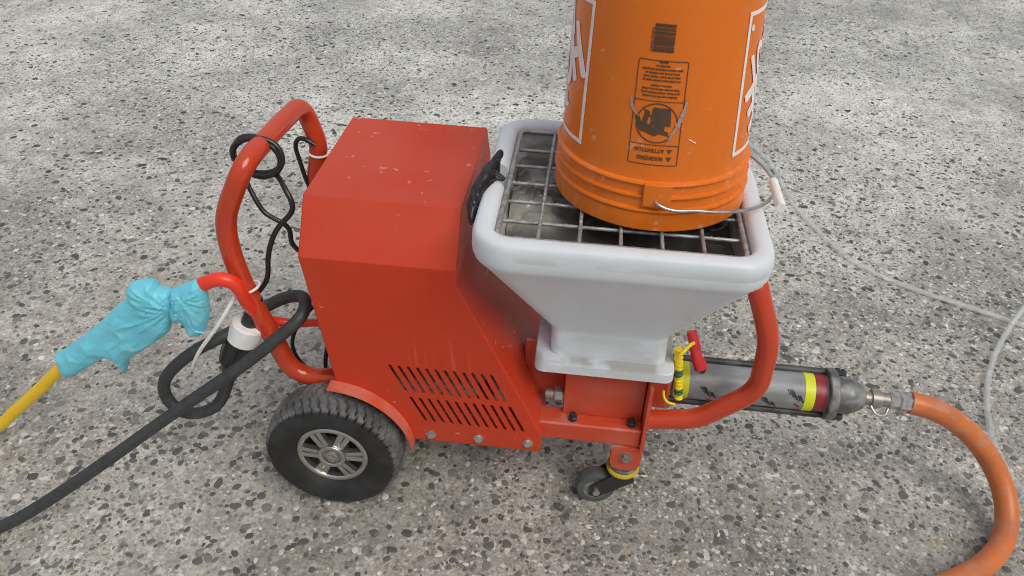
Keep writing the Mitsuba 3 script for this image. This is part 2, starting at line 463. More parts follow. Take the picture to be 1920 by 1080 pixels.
obj('hood', tm(outer - cut), 'red_paint', pump, smooth=25, label='red folded sheet metal hood with two rows of slanted vent slots')
HOOD = pump + '__hood'
for px, pz in ((0.207, 0.168), (0.295, 0.170), (0.385, 0.171)):
    b = cat(lathe([(0, 0), (0.0095, 0), (0.0095, 0.0015), (0, 0.0015)], (px, YA - 0.0003, pz), (0, -1, 0), 20), hexnut((px, YA - 0.0015, pz), (0, -1, 0), 0.0072, 0.0055))
    obj('bolt', b, 'steel', HOOD, smooth=25)
# mudguard: an outward flange along the wheel arch
aa = np.radians(np.linspace(90, 8, 50))
gd = []
for a in aa:
    for y, r in ((YA + 0.002, 0.1455), (0.022, 0.1485), (0.022, 0.1505), (YA + 0.002, 0.1475)):
        gd.append((0.0294 + r * math.cos(a), y, 0.128 + r * math.sin(a)))
gd = np.array(gd)
gf = []
for i in range(len(aa) - 1):
    for k in range(4):
        q = (k + 1) % 4
        gf += [(i * 4 + k, i * 4 + q, i * 4 + 4 + q), (i * 4 + k, i * 4 + 4 + q, i * 4 + 4 + k)]
gf += [(0, 2, 1), (0, 3, 2)] + [tuple(len(gd) - 4 + np.array(t)) for t in ((0, 1, 2), (0, 2, 3))]
obj('mudguard', trimesh.Trimesh(gd, gf, process=False), 'red_guard_lit_paint', pump, smooth=35, label='red flange arching over the wheel, its pinkish lit look painted in')
# the motor behind the slots, with its cooling fins
mo = [lathe([(0, 0), (0.062, 0), (0.062, 0.23), (0, 0.23)], (0.10, YM - 0.07, 0.27), (1, 0, 0), 40)]
for k in range(18):
    mo.append(lathe([(0.058, 0), (0.075, 0), (0.075, 0.004), (0.058, 0.004)], (0.105 + 0.0125 * k, YM - 0.07, 0.27), (1, 0, 0), 32))
obj('motor', cat(*mo), 'motor_grey', pump, smooth=30, label='grey finned motor behind the slots')
# frame under the hood and pump
for y0 in (0.072, 0.290):
    obj('frame_beam', rbox((0.06, y0, 0.166), (0.588, y0 + 0.045, 0.206), 0.003), 'dusty_red_paint', pump, smooth=20)
obj('cross_member', rbox((0.28, 0.117, 0.168), (0.31, 0.29, 0.200), 0.003), 'dusty_red_paint', pump, smooth=20)
obj('cross_member', rbox((0.555, 0.117, 0.168), (0.586, 0.29, 0.200), 0.003), 'dusty_red_paint', pump, smooth=20)
obj('axle', lathe([(0, 0), (0.012, 0), (0.012, 0.36), (0, 0.36)], (0.0294, 0.07, 0.128), (0, 1, 0), 20), 'dirty_steel', pump)
for y0 in (0.092, 0.40):
    obj('axle_bracket', ext_xz(Polygon([(0.0, 0.26), (0.075, 0.26), (0.075, 0.166), (0.05, 0.110), (0.01, 0.110), (-0.022, 0.19)]), y0, y0 + 0.006), 'red_tube_paint', pump, smooth=20)


# wheels
def make_wheel(wx, yc, side, label=None):
    """side -1: the outer face looks towards -y."""
    w = number(pump + '__wheel')
    labels[w] = {'label': label}
    labels_wheel.append(w)
    n = 552
    prof = [(0.0655, -0.026), (0.072, -0.0325), (0.080, -0.0385), (0.092, -0.0425), (0.104, -0.0425), (0.112, -0.0405), (0.1175, -0.0385), (0.1200, -0.0370),
            (0.1225, -0.033), (0.1245, -0.028), (0.1260, -0.021), (0.1268, -0.015), (0.1274, -0.009), (0.1277, -0.003)]
    prof = np.array(prof + [(r, -y) for r, y in prof[::-1]])
    a = np.linspace(0, 2 * np.pi, n, endpoint=False)
    rr, yy = prof[:, 0, None] + 0 * a, prof[:, 1, None] + 0 * a
    out = np.clip((prof[:, 0] - 0.1115) / 0.005, 0, 1)[:, None]
    sgn = np.sign(prof[:, 1])[:, None]
    ph = (a[None] * 46 / (2 * np.pi) + np.abs(prof[:, 1])[:, None] * 22 * 0.9 + 0.25 * sgn + 0.12 * np.sin(np.abs(prof[:, 1])[:, None] * 420)) % 1
    groove = np.clip(1.6 * (1 - np.abs(ph - 0.5) / 0.13), 0, 1)
    edge = np.clip((np.abs(prof[:, 1]) - 0.002) / 0.004, 0, 1)[:, None]
    siped = np.clip(1 - np.abs(np.abs(prof[:, 1]) - 0.012) / 0.003, 0, 1)[:, None]
    rr = rr - out * (0.0080 * groove * edge + 0.0045 * siped)
    rr = rr + 0.0008 * out * (meshkit.noise(np.stack([np.cos(a) * 30 + 0 * rr, np.sin(a) * 30 + 0 * rr, yy * 200], -1)) - 0.5)
    # moulded rings on the sidewall
    rr2 = prof[:, 0, None]
    V = np.stack([wx + rr * np.cos(a), yc + yy + 0 * rr, 0.1277 + rr * np.sin(a)], -1).reshape(-1, 3)
    m = len(prof)
    j, k = np.arange(n), (np.arange(n) + 1) % n
    F = []
    for i in range(m - 1):
        F.append(np.stack([i * n + j, (i + 1) * n + k, i * n + k], 1))
        F.append(np.stack([i * n + j, (i + 1) * n + j, (i + 1) * n + k], 1))
    ty = trimesh.Trimesh(V, np.vstack(F), process=False)
    obj('tyre', ty, 'tyre_rubber', w, smooth=24)
    ax = (0, side, 0)
    o = (wx, yc, 0.1277)
    f = 0.030  # distance of the rim's lip from the wheel's middle
    # dark dish behind the spokes
    obj('rim_dish', lathe([(0, 0.004), (0.045, 0.004), (0.058, 0.014), (0.0600, 0.026)], o, ax, 48), 'dark_recess', w)
    ring = lathe([(0.0595, 0.012), (0.0568, 0.022), (0.0570, 0.0285), (0.0590, 0.0305), (0.0640, 0.0310), (0.0668, 0.0290), (0.0672, 0.0240)], o, ax, 72)
    obj('rim', ring, 'rim_metal', w, smooth=35)
    for s in range(6):
        sp = []
        for e in (-1, 1):
            P = []
            for rad, hw, z in ((0.022, 0.0036, 0.030), (0.0585, 0.0042, 0.0265)):
                c = e * (0.0050 if rad < 0.03 else 0.0072)
                P += [(rad, c - hw, z), (rad, c + hw, z), (rad, c - hw * 1.2, z - 0.010), (rad, c + hw * 1.2, z - 0.010)]
            sp.append(tm(soft_hull(P, 0.0008)))
        sp.append(tm(hull([(0.022, -0.006, 0.024), (0.022, 0.006, 0.024), (0.058, -0.007, 0.0205), (0.058, 0.007, 0.0205), (0.022, -0.006, 0.014), (0.022, 0.006, 0.014), (0.058, -0.007, 0.012), (0.058, 0.007, 0.012)])))
        g = trimesh.util.concatenate(sp)
        th = s * math.pi / 3 + 0.02
        M = np.eye(4)
        c_, s_ = math.cos(th), math.sin(th)
        g.apply_transform(np.array([[c_, -s_, 0, 0], [s_, c_, 0, 0], [0, 0, 1, 0], [0, 0, 0, 1.0]]))
        v = g.vertices
        g = trimesh.Trimesh(np.stack([wx + v[:, 0], yc + side * v[:, 2], 0.1277 + v[:, 1]], 1), g.faces[:, ::-1] if side > 0 else g.faces, process=False)
        g.fix_normals()
        obj('spoke', g, 'rim_metal', w, smooth=30)
    obj('hub', lathe([(0.0275, 0.008), (0.0275, 0.0315), (0.0255, 0.0345), (0.0205, 0.0350), (0.0185, 0.0335), (0.0180, 0.027), (0, 0.027)], o, ax, 48), 'rim_metal', w, smooth=35)
    obj('hub_cap', lathe([(0.0180, 0.0272), (0.0176, 0.0285), (0.0130, 0.0290), (0.0115, 0.0335), (0.0080, 0.0355), (0, 0.0358)], o, ax, 36), 'dirty_steel', w, smooth=30)
    obj('axle_nut', hexnut((wx, yc + side * 0.0350, 0.1277), ax, 0.0085, 0.004), 'steel', w, smooth=20)


labels_wheel = []
make_wheel(0.0294, 0.0385, -1, 'dusty black treaded tyre on a silver six spoke rim')
make_wheel(0.0294, 0.4705, 1, 'far wheel hidden behind the hood')
for k in labels_wheel:
    labels.pop(k)

# rear handle
HX, HY0, HY1 = -0.118, 0.10, 0.372
hp = fillet([(0.12, HY0, 0.236), (-0.062, HY0, 0.232), (-0.138, HY0, 0.515), (-0.130, HY0, 0.575), (-0.086, HY0, 0.668), (-0.082, HY1, 0.655), (-0.058, HY1, 0.560), (-0.075, HY1, 0.50), (-0.02, HY1, 0.236), (0.12, HY1, 0.236)], 0.062, 10)
hp[:, 1] = hp[:, 1]
obj('rear_handle', tube(spline(hp[np.r_[True, np.linalg.norm(np.diff(hp, axis=0), axis=1) > 0.004]], 260), 0.0172, 24), 'red_tube_paint', pump, smooth=40, label='bent red tube push handle behind the hood')
# front bumper tube
bp = fillet([(0.596, 0.085, 0.226), (0.680, 0.085, 0.240), (0.772, 0.085, 0.320), (0.764, 0.085, 0.44), (0.722, 0.10, 0.545), (0.722, 0.39, 0.545), (0.764, 0.41, 0.44), (0.772, 0.41, 0.320), (0.69, 0.41, 0.245), (0.615, 0.40, 0.230), (0.596, 0.30, 0.226), (0.588, 0.265, 0.226)], 0.075, 10)
obj('front_bumper', tube(spline(bp[np.r_[True, np.linalg.norm(np.diff(bp, axis=0), axis=1) > 0.004]], 260), 0.0176, 24), 'red_tube_paint', pump, smooth=40, label='curved red tube guard in front of the stator')

# pump stand below the hopper
br = number(pump + '__pump_bracket')
used.discard(br)
obj('pump_bracket', cat(rbox((0.442, 0.100, 0.206), (0.586, 0.106, 0.3325), 0.002), rbox((0.442, 0.106, 0.2), (0.448, 0.26, 0.3325), 0.002), rbox((0.430, 0.098, 0.3275), (0.612, 0.262, 0.3330), 0.002)), 'dusty_red_paint', pump, smooth=20)
BR = pump + '__pump_bracket'
for x in (0.462, 0.568):
    obj('bolt', cat(hexnut((x, 0.0865, 0.2055), (0, 0, 1), 0.0085, 0.009), lathe([(0, 0.009), (0.0055, 0.009), (0.0052, 0.015), (0, 0.016)], (x, 0.0865, 0.2055), (0, 0, 1), 14)), 'black_plastic', BR, smooth=25)
obj('end_plate', ext_xz(Polygon([(0.588, 0.166), (0.594, 0.166), (0.594, 0.318), (0.588, 0.318)]), 0.062, 0.30), 'dusty_red_paint', pump, smooth=20)
obj('pump_body', cat(rbox((0.45, 0.128, 0.210), (0.6, 0.236, 0.325), 0.006), rbox((0.5945, 0.125, 0.215), (0.632, 0.236, 0.315), 0.006)), 'dusty_red_paint', pump, smooth=20)
obj('shaft_housing', cat(lathe([(0, 0), (0.030, 0), (0.030, 0.10), (0, 0.10)], (0.355, 0.182, 0.262), (1, 0, 0), 32), rbox((0.365, 0.148, 0.206), (0.442, 0.156, 0.332), 0.002)), 'dusty_red_paint', pump)
obj('shaft_nut', cat(hexnut((0.424, 0.112, 0.240), (1, 0, 0), 0.0145, 0.016), lathe([(0, 0), (0.009, 0), (0.009, 0.034), (0, 0.034)], (0.4085, 0.112, 0.240), (1, 0, 0), 16)), 'dirty_steel', pump, smooth=20)


# casters
def make_caster(y, yaw, wside):
    c = number(pump + '__caster')
    xs, ys = 0.5655, y
    lug = ext_xz(Polygon([(0.538, 0.164), (0.594, 0.164), (0.594, 0.122), (0.588, 0.110), (0.574, 0.104), (0.556, 0.104), (0.544, 0.110), (0.538, 0.122)]), y - 0.022, y - 0.016)
    obj('lug', cat(lug, rbox((0.540, y - 0.018, 0.102), (0.592, y + 0.026, 0.108), 0.002)), 'dusty_red_paint', c, smooth=20)
    obj('lug_bolt', cat(lathe([(0, 0), (0.012, 0), (0.012, 0.002), (0, 0.002)], (0.566, y - 0.0215, 0.140), (0, -1, 0), 20), hexnut((0.566, y - 0.0235, 0.140), (0, -1, 0), 0.0085, 0.007)), 'dirty_steel', c, smooth=20)
    o = (xs, ys, 0)
    obj('swivel_plate', lathe([(0, 0.1015), (0.0245, 0.1015), (0.0265, 0.0985), (0.0265, 0.096), (0, 0.096)], o, n=40), 'cast_grey', c)
    obj('swivel_ring', lathe([(0.020, 0.0958), (0.0300, 0.0958), (0.0312, 0.0925), (0.0300, 0.0875), (0.020, 0.0875)], o, n=48), 'ring_yellow', c, label='yellow grease ring on the caster swivel')
    fk = [lathe([(0, 0.0872), (0.026, 0.0872), (0.0245, 0.078), (0, 0.078)], o, n=36)]
    wc = A(-0.047, -0.004, 0.040)
    for s in (-1, 1):
        pl = ext_xz(Polygon([(0.018, 0.084), (-0.016, 0.085), (-0.058, 0.050), (-0.058, 0.030), (-0.044, 0.026), (-0.030, 0.036), (0.020, 0.070)]).buffer(0.002), s * 0.0185 - 0.0015, s * 0.0185 + 0.0015)
        fk.append(pl)
    fk = cat(*fk[1:])
    M = np.eye(4)
    c_, s_ = math.cos(yaw), math.sin(yaw)
    M[:2, :2] = [[c_, -s_], [s_, c_]]
    M[:3, 3] = (xs, ys, 0)
    fk.apply_transform(M)
    fk = cat(fk, lathe([(0, 0.0872), (0.026, 0.0872), (0.0245, 0.078), (0, 0.078)], o, n=36))
    obj('fork', fk, 'black_plastic', c, smooth=25)
    R = 0.0385
    prof = [(0.014, -0.013), (R * 0.80, -0.0145), (R * 0.93, -0.0125), (R, -0.006), (R, 0.006), (R * 0.93, 0.0125), (R * 0.80, 0.0145), (0.014, 0.013)]
    tyre = lathe(prof, (-0.047, 0, R + 0.0005), (0, 1, 0), 48)
    hubm = cat(lathe([(0, -0.0145), (0.024, -0.0142), (0.0245, 0.0142), (0, 0.0145)], (-0.047, 0, R + 0.0005), (0, 1, 0), 36))
    nut = cat(lathe([(0, -0.024), (0.0075, -0.024), (0.0075, 0.024), (0, 0.024)], (-0.047, 0, R + 0.0005), (0, 1, 0), 6))
    for nm, g, b in (('caster_tyre', tyre, 'caster_grey'), ('caster_hub', hubm, 'cast_grey'), ('axle_bolt', nut, 'steel')):
        g.apply_transform(M)
        g.fix_normals()
        obj(nm, g, b, c, smooth=30)


make_caster(0.092, 0.10, -1)
make_caster(0.300, 0.30, -1)


# hopper
def ring_pts(cx, cy, hx, hy, r, z, k=7):
    P = []
    for qx, qy, a0 in ((1, 1, 0), (-1, 1, 90), (-1, -1, 180), (1, -1, 270)):
        for a in np.radians(np.linspace(a0, a0 + 90, k)):
            P.append((cx + qx * (hx - r) + r * math.cos(a), cy + qy * (hy - r) + r * math.sin(a), z))
    return np.array(P)


def loft(rings, closed=True):
    n = len(rings[0])
    V = np.vstack(rings)
    j, k = np.arange(n), (np.arange(n) + 1) % n
    F = []
    m = len(rings)
    for i in range(m if closed else m - 1):
        q = (i + 1) % m
        F.append(np.stack([i * n + j, i * n + k, q * n + k], 1))
        F.append(np.stack([i * n + j, q * n + k, q * n + j], 1))
    return trimesh.Trimesh(V, np.vstack(F), process=False)


HCX, HCY = 0.501, 0.182


def sec(z, h, r, x=None):
    f = np.clip((z - 0.352) / 0.24, 0, 1)
    return ring_pts(HCX + 0.009 * (1 - f) + 0.002 * f, HCY, h, h, r, z)


rings = [sec(0.352, 0.0985, 0.018), sec(0.405, 0.0985, 0.018), sec(0.412, 0.0995, 0.018), sec(0.420, 0.103, 0.019)]
for t in np.linspace(0.08, 1, 8):
    rings.append(sec(0.415 + t * 0.172, 0.100 + t * 0.104, 0.018 + 0.03 * t))
rings += [sec(0.5935, 0.2095, 0.052), sec(0.6000, 0.2145, 0.055), sec(0.608, 0.2172, 0.056), sec(0.620, 0.2185, 0.057), sec(0.634, 0.2182, 0.057), sec(0.641, 0.2168, 0.056), sec(0.6455, 0.2140, 0.054),
          sec(0.648, 0.2095, 0.050), sec(0.6485, 0.203, 0.044), sec(0.648, 0.1960, 0.038), sec(0.6455, 0.1905, 0.032), sec(0.641, 0.1872, 0.028), sec(0.634, 0.1855, 0.026), sec(0.612, 0.1835, 0.026), sec(0.596, 0.180, 0.026)]
for t in np.linspace(0.9, 0.0, 7):
    rings.append(sec(0.425 + t * 0.172, 0.090 + t * 0.094, 0.016 + 0.012 * t))
rings += [sec(0.412, 0.0885, 0.015), sec(0.352, 0.0885, 0.015)]
hop = loft(rings)
hop.fix_normals()
notch = tm(rbox((0.262, 0.146, 0.618), (0.330, 0.204, 0.70), 0.002))
hop2 = tm(man(hop) - man(notch))
obj('hopper', hop2, 'hopper_plastic', pump, smooth=32, label='white tapered plastic hopper with thick rounded rim')
HOP = pump + '__hopper'
fl = loft([ring_pts(0.505, HCY, 0.1165, 0.119, 0.014, 0.3345), ring_pts(0.505, HCY, 0.1185, 0.121, 0.016, 0.3365), ring_pts(0.505, HCY, 0.1185, 0.121, 0.016, 0.354), ring_pts(0.505, HCY, 0.1165, 0.119, 0.014, 0.3565),
           ring_pts(0.505, HCY, 0.085, 0.087, 0.012, 0.3565), ring_pts(0.505, HCY, 0.085, 0.087, 0.012, 0.3345)])
fl.fix_normals()
obj('base_flange', fl, 'hopper_plastic', HOP, smooth=32)

# grate in the hopper's mouth
GX0, GX1, GY0, GY1, GZ = 0.3225, 0.6815, 0.0020, 0.3620, 0.636
gr = number(pump + '__grate')
fr = fillet([(0.5, GY0, GZ), (GX1, GY0, GZ), (GX1, GY1, GZ), (GX0, GY1, GZ), (GX0, GY0, GZ), (0.5, GY0, GZ)], 0.012, 5)
obj('frame_rod', tube(fr, 0.0042, 10), 'galvanised', gr, smooth=40)
for k in range(1, 6):
    x = GX0 + (GX1 - GX0) * k / 6
    obj('bar', tube(np.linspace((x, GY0, GZ - 0.001), (x + rng.uniform(-0.001, 0.001), GY1, GZ - 0.001), 6), 0.0030, 10), 'galvanised', gr, smooth=40)
for k in range(1, 6):
    y = GY0 + (GY1 - GY0) * k / 6
    obj('bar', tube(np.linspace((GX0, y, GZ - 0.0075), (GX1, y + rng.uniform(-0.001, 0.001), GZ - 0.0075), 6), 0.0030, 10), 'galvanised', gr, smooth=40)
# clots and drops of mortar on the grate and rim
ds, cl = [], []
for _ in range(64):
    q = rng.random()
    x, y = (0.325 + 0.11 * rng.random(), 0.06 + 0.17 * rng.random()) if q < 0.7 else (0.33 + 0.34 * rng.random(), 0.01 + 0.10 * rng.random())
    onx = rng.random() < 0.5
    if onx: x = GX0 + (GX1 - GX0) / 6 * round((x - GX0) * 6 / (GX1 - GX0))
    else: y = GY0 + (GY1 - GY0) / 6 * round((y - GY0) * 6 / (GY1 - GY0))
    z = GZ + 0.0018 if onx else GZ - 0.005
    s = trimesh.creation.icosphere(subdivisions=1, radius=1.0)
    s.apply_scale([rng.uniform(0.001, 0.003), rng.uniform(0.001, 0.003), rng.uniform(0.0008, 0.0014)])
    s.apply_translation((x, y, z))
    ds.append(s)
obj('mortar_splash', cat(*ds), 'mortar_splash', gr, smooth=True, kind='stuff')

# stator, flange and outlet
SY, SZ = 0.180, 0.246
st = number(pump + '__stator')
ax = A(1, 0, 0)


def cyl(x0, x1, r, n=40):
    return lathe([(0, 0), (r * 0.97, 0), (r, 0.001), (r, x1 - x0 - 0.001), (r * 0.97, x1 - x0), (0, x1 - x0)], (x0, SY, SZ), (1, 0, 0), n)


obj('sleeve', cyl(0.640, 0.918, 0.0345), 'sleeve_grey', st, smooth=35)
obj('yellow_band', lathe([(0.0345, 0.6505), (0.0352, 0.6505), (0.0352, 0.668), (0.0345, 0.668)], (0, SY, SZ), (1, 0, 0), 40), 'band_yellow', st)
obj('yellow_band', lathe([(0.0345, 0.876), (0.0352, 0.876), (0.0352, 0.894), (0.0345, 0.894)], (0, SY, SZ), (1, 0, 0), 40), 'band_yellow', st)
obj('red_band', lathe([(0.0345, 0.8942), (0.0351, 0.8942), (0.0351, 0.9145), (0.0345, 0.9145)], (0, SY, SZ), (1, 0, 0), 40), 'band_red', st)
# blurred slanted print on the sleeve
pr = []
pp2 = []


def wrap_sleeve(poly, x0, th0):
    g = extrude(poly, 0.0004).subdivide_to_size(0.006)
    v = g.vertices
    th = th0 + v[:, 1] / 0.0345
    rr = 0.0346 + v[:, 2]
    return trimesh.Trimesh(np.stack([x0 + v[:, 0], SY - rr * np.cos(th), SZ + rr * np.sin(th)], 1), g.faces, process=False)


for x0, th0 in ((0.690, 0.30), (0.752, -0.05), (0.800, 0.05), (0.846, 0.60)):
    pr = []
    for k in range(6):
        w = 0.0016 + 0.0009 * ((k * 7) % 3)
        L_ = 0.012 + 0.004 * ((k * 5) % 4)
        pr.append(wrap_sleeve(affinity.rotate(sbox(0, -L_ / 2, w, L_ / 2), 30, origin=(0, 0)), x0 + k * 0.0046, th0 - 0.07 * k))
    obj('print_mark', cat(*pr), 'print_ink', st, smooth=False, kind='stuff')
    obj('print_dash', wrap_sleeve(affinity.rotate(sbox(0, 0, 0.014, 0.004), -38, origin=(0, 0)), x0 + 0.012, th0 - 0.70), 'band_red', st, smooth=False)
for a in np.radians([50, 238]):
    y, z = SY + 0.0395 * math.cos(a), SZ + 0.0395 * math.sin(a)
    obj('tie_rod', lathe([(0, 0), (0.0066, 0), (0.0066, 0.325), (0, 0.325)], (0.630, y, z), (1, 0, 0), 14), 'black_rubber', st, smooth=40)
    obj('tie_nut', cat(hexnut((0.9345, y, z), (1, 0, 0), 0.0095, 0.010), hexnut((0.946, y, z), (1, 0, 0), 0.0085, 0.007)), 'black_plastic', st, smooth=20)
obj('end_flange', cat(lathe([(0, 0), (0.0465, 0), (0.048, 0.002), (0.048, 0.014), (0.0465, 0.016), (0, 0.016)], (0.918, SY, SZ), (1, 0, 0), 48)), 'cast_grey', st, smooth=35)
obj('outlet_cone', lathe([(0.035, 0), (0.035, 0.024), (0.0335, 0.030), (0.026, 0.046), (0.022, 0.0525), (0.018, 0.055), (0, 0.055)], (0.934, SY, SZ), (1, 0, 0), 40), 'cast_grey', st, smooth=35)
cp = number(pump + '__hose_coupling')
obj('nipple', lathe([(0, 0), (0.0125, 0), (0.0125, 0.012), (0.0165, 0.013), (0.0165, 0.030), (0.013, 0.031), (0.013, 0.046), (0, 0.046)], (0.990, SY, SZ - 0.001), (1, 0, 0), 28), 'dirty_steel', cp, smooth=30)
obj('locking_lever', cat(tube(spline([(1.000, SY - 0.017, SZ - 0.004), (1.010, SY - 0.026, SZ - 0.014), (1.026, SY - 0.024, SZ - 0.018), (1.034, SY - 0.012, SZ - 0.012)], 20), 0.0028, 10)), 'steel', cp, smooth=40)
obj('coupling_nut', hexnut((1.034, SY, SZ - 0.001), (1, 0, 0), 0.0160, 0.020), 'steel', cp, smooth=20)
obj('ferrule', cat(hexnut((1.052, SY - 0.0005, SZ - 0.001), (1, -0.02, -0.06), 0.0195, 0.034)), 'steel', cp, smooth=20)

# earth lead with green and yellow wrap, and its red terminals
el = number(pump + '__earth_lead')
E0, E1 = A(0.6275, 0.098, 0.385), A(0.6435, 0.098, 0.272)


def seg(a, b, r, n=24):
    pts = np.linspace(E0 + (E1 - E0) * a, E0 + (E1 - E0) * b, n)
    return tube(pts, 0.0072, 14, wob=lambda t, an: 1 + 0.14 * np.sin(2 * np.pi * t * (b - a) * 14 + an))


for a, b, m_ in ((0.0, 0.40, 'wire_yellow'), (0.40, 0.53, 'wire_green'), (0.53, 0.79, 'wire_yellow'), (0.79, 0.89, 'wire_green'), (0.89, 1.0, 'wire_yellow')):
    obj('wrap', seg(a, b, 0.007), m_, el, smooth=40)
obj('loose_wire', tube(spline([(0.624, 0.095, 0.366), (0.630, 0.088, 0.380), (0.642, 0.10, 0.388), (0.655, 0.125, 0.378)], 24), 0.0032, 10), 'wire_yellow', el, smooth=40)
obj('loose_wire', tube(spline([(0.616, 0.100, 0.285), (0.619, 0.098, 0.270), (0.628, 0.098, 0.260), (0.640, 0.098, 0.257)], 24), 0.0026, 10), 'wire_yellow', el, smooth=40)
tl = number(pump + '__pressure_switch_lead')
obj('red_sleeve', tube(spline([(0.652, 0.15, 0.384), (0.657, 0.145, 0.372), (0.665, 0.14, 0.355)], 16), [0.0085, 0.0095, 0.0085], 16), 'terminal_red', tl, smooth=40)
obj('red_sleeve', tube(spline([(0.657, 0.14, 0.362), (0.666, 0.137, 0.343), (0.678, 0.134, 0.318)], 16), [0.006, 0.0105, 0.0125], 16), 'terminal_red', tl, smooth=40)
obj('cable', tube(spline([(0.668, 0.152, 0.350), (0.678, 0.155, 0.325), (0.69, 0.16, 0.295), (0.69, 0.165, 0.283)], 20), 0.0042, 10), 'cable_black', tl, smooth=40)

# ------------------------------------------------------------------ mortar in the hopper
gx, gy = np.meshgrid(np.linspace(-0.176, 0.176, 90), np.linspace(-0.176, 0.176, 90), indexing='ij')
pz = np.stack([gx * 18, gy * 18, 0 * gx], -1)
hz = 0.590 + 0.020 * (meshkit.fbm(pz, 4, 3) - 0.5) + 0.006 * (meshkit.fbm(pz * 4, 3, 8) - 0.5)
hz += (0.026 + 0.02 * (meshkit.fbm(pz * 5, 3, 17) - 0.5)) * np.exp(-((gx + 0.135) ** 2 / 0.003 + (gy - 0.01) ** 2 / 0.009)) - 0.06 * np.exp(-((gx - 0.065) ** 2 + (gy + 0.10) ** 2) / 0.0016) - 0.012 * np.exp(-((gx - 0.03) ** 2 + (gy + 0.05) ** 2) / 0.01)
V = np.stack([HCX + 0.002 + gx, HCY + gy, hz], -1).reshape(-1, 3)
n = 90
ii = np.arange(n * n).reshape(n, n)
a, b, c, d = ii[:-1, :-1].ravel(), ii[1:, :-1].ravel(), ii[1:, 1:].ravel(), ii[:-1, 1:].ravel()
obj('wet_mortar', trimesh.Trimesh(V, np.vstack([np.stack([a, b, c], 1), np.stack([a, c, d], 1)]), process=False), 'mortar_wet', smooth=True)
labels['wet_mortar'] = {'label': 'dark wet grey mortar filling the white hopper under the grate', 'category': 'mortar', 'kind': 'stuff'}

# ------------------------------------------------------------------ the bucket, upside down on the grate
bucket = thing('bucket', 'orange plastic bucket turned upside down on the hopper grate', 'bucket')
BX, BY, BZ = 0.5448, 0.199, 0.6405
HB = 0.366
LEAN = -0.026


def lean(v):
    v = np.array(v, float)
    v[:, 0] += LEAN * (v[:, 2] - BZ)
    return v


def leaned(t):
    t.vertices = lean(t.vertices)
    return t


def rbody(h):
    return 0.1425 - (h - 0.075) * 0.0505


prof = [(0.1425, 0.0), (0.1485, 0.0), (0.1505, 0.0012), (0.1510, 0.004), (0.1502, 0.018), (0.1495, 0.028), (0.1512, 0.030), (0.1518, 0.0325), (0.1508, 0.0350), (0.1468, 0.0365),
        (0.1462, 0.050), (0.1494, 0.052), (0.1502, 0.0540), (0.1494, 0.0565), (0.1452, 0.058), (0.1446, 0.070), (0.1482, 0.072), (0.1492, 0.0742), (0.1480, 0.0765), (0.1432, 0.0785)]
prof += [(rbody(h), h) for h in np.linspace(0.085, HB - 0.012, 24)]
prof += [(rbody(HB - 0.004) - 0.001, HB - 0.004), (rbody(HB) - 0.005, HB), (rbody(HB) - 0.014, HB), (rbody(HB) - 0.016, HB - 0.004), (0, HB - 0.004)]
inn = [(0, HB - 0.008), (rbody(HB) - 0.02, HB - 0.008), (rbody(0.09) - 0.003, 0.09), (0.1415, 0.05), (0.1425, 0.0)]
bm = lathe(prof + inn, (BX, BY, BZ), (0, 0, 1), 144)
obj('shell', leaned(bm), 'orange_plastic', bucket, smooth=30)
FACE = math.atan2(CAM[1] - BY, CAM[0] - BX)
EAR = -math.pi / 2 + 0.02


def wrapc(t, th0, z0, eps=0.0006, flip=False):
    """A mesh drawn in the xy plane (u to the right, v up; z = thickness) laid on the bucket's wall; th0: world angle of u = 0."""
    t = t.subdivide_to_size(0.010)
    v = t.vertices
    h = z0 + v[:, 1] - BZ
    r = rbody(h) + eps + v[:, 2]
    th = th0 + v[:, 0] / 0.1375
    return leaned(trimesh.Trimesh(np.stack([BX + r * np.cos(th), BY + r * np.sin(th), BZ + h], 1), t.faces, process=False))


for th in (EAR, EAR + math.pi):
    # ear boss between the ribs
    P = []
    for da, h, r in [(s * 0.122, h, r) for s in (-1, 1) for h, r in ((0.044, 0.1535), (0.044, 0.144), (0.0765, 0.1535), (0.0765, 0.143))]:
        P.append((BX + r * math.cos(th + da), BY + r * math.sin(th + da), BZ + h))
    P += [(BX + 0.1545 * math.cos(th), BY + 0.1545 * math.sin(th), BZ + h) for h in (0.044, 0.0765)]
    obj('ear', leaned(tm(soft_hull(P, 0.0012))), 'orange_plastic', bucket, smooth=25)

FR = 0.205


def text(s, h, length=None, slant=0.0):
    t = meshkit.text_mesh(s, h, depth=0.0005, bold=True)
    b = t.bounds
    if length:
        t.apply_translation([-b[0, 0], 0, 0])
        t.apply_scale([length / (b[1, 0] - b[0, 0]), 1, 1])
    return t


def place2(t, x, y, ang=0):
    c, s = math.cos(math.radians(ang)), math.sin(math.radians(ang))
    t.apply_transform(np.array([[c, -s, 0, x], [s, c, 0, y], [0, 0, 1, 0], [0, 0, 0, 1.0]]))
    return t


def upside(t, cx, cy):
    """Turned half round about (cx, cy), as print on an upturned bucket."""
    return place2(t, 2 * cx, 2 * cy, 180)


def stencil(t, xs, w=0.0028):
    mm_ = man(t)
    return t


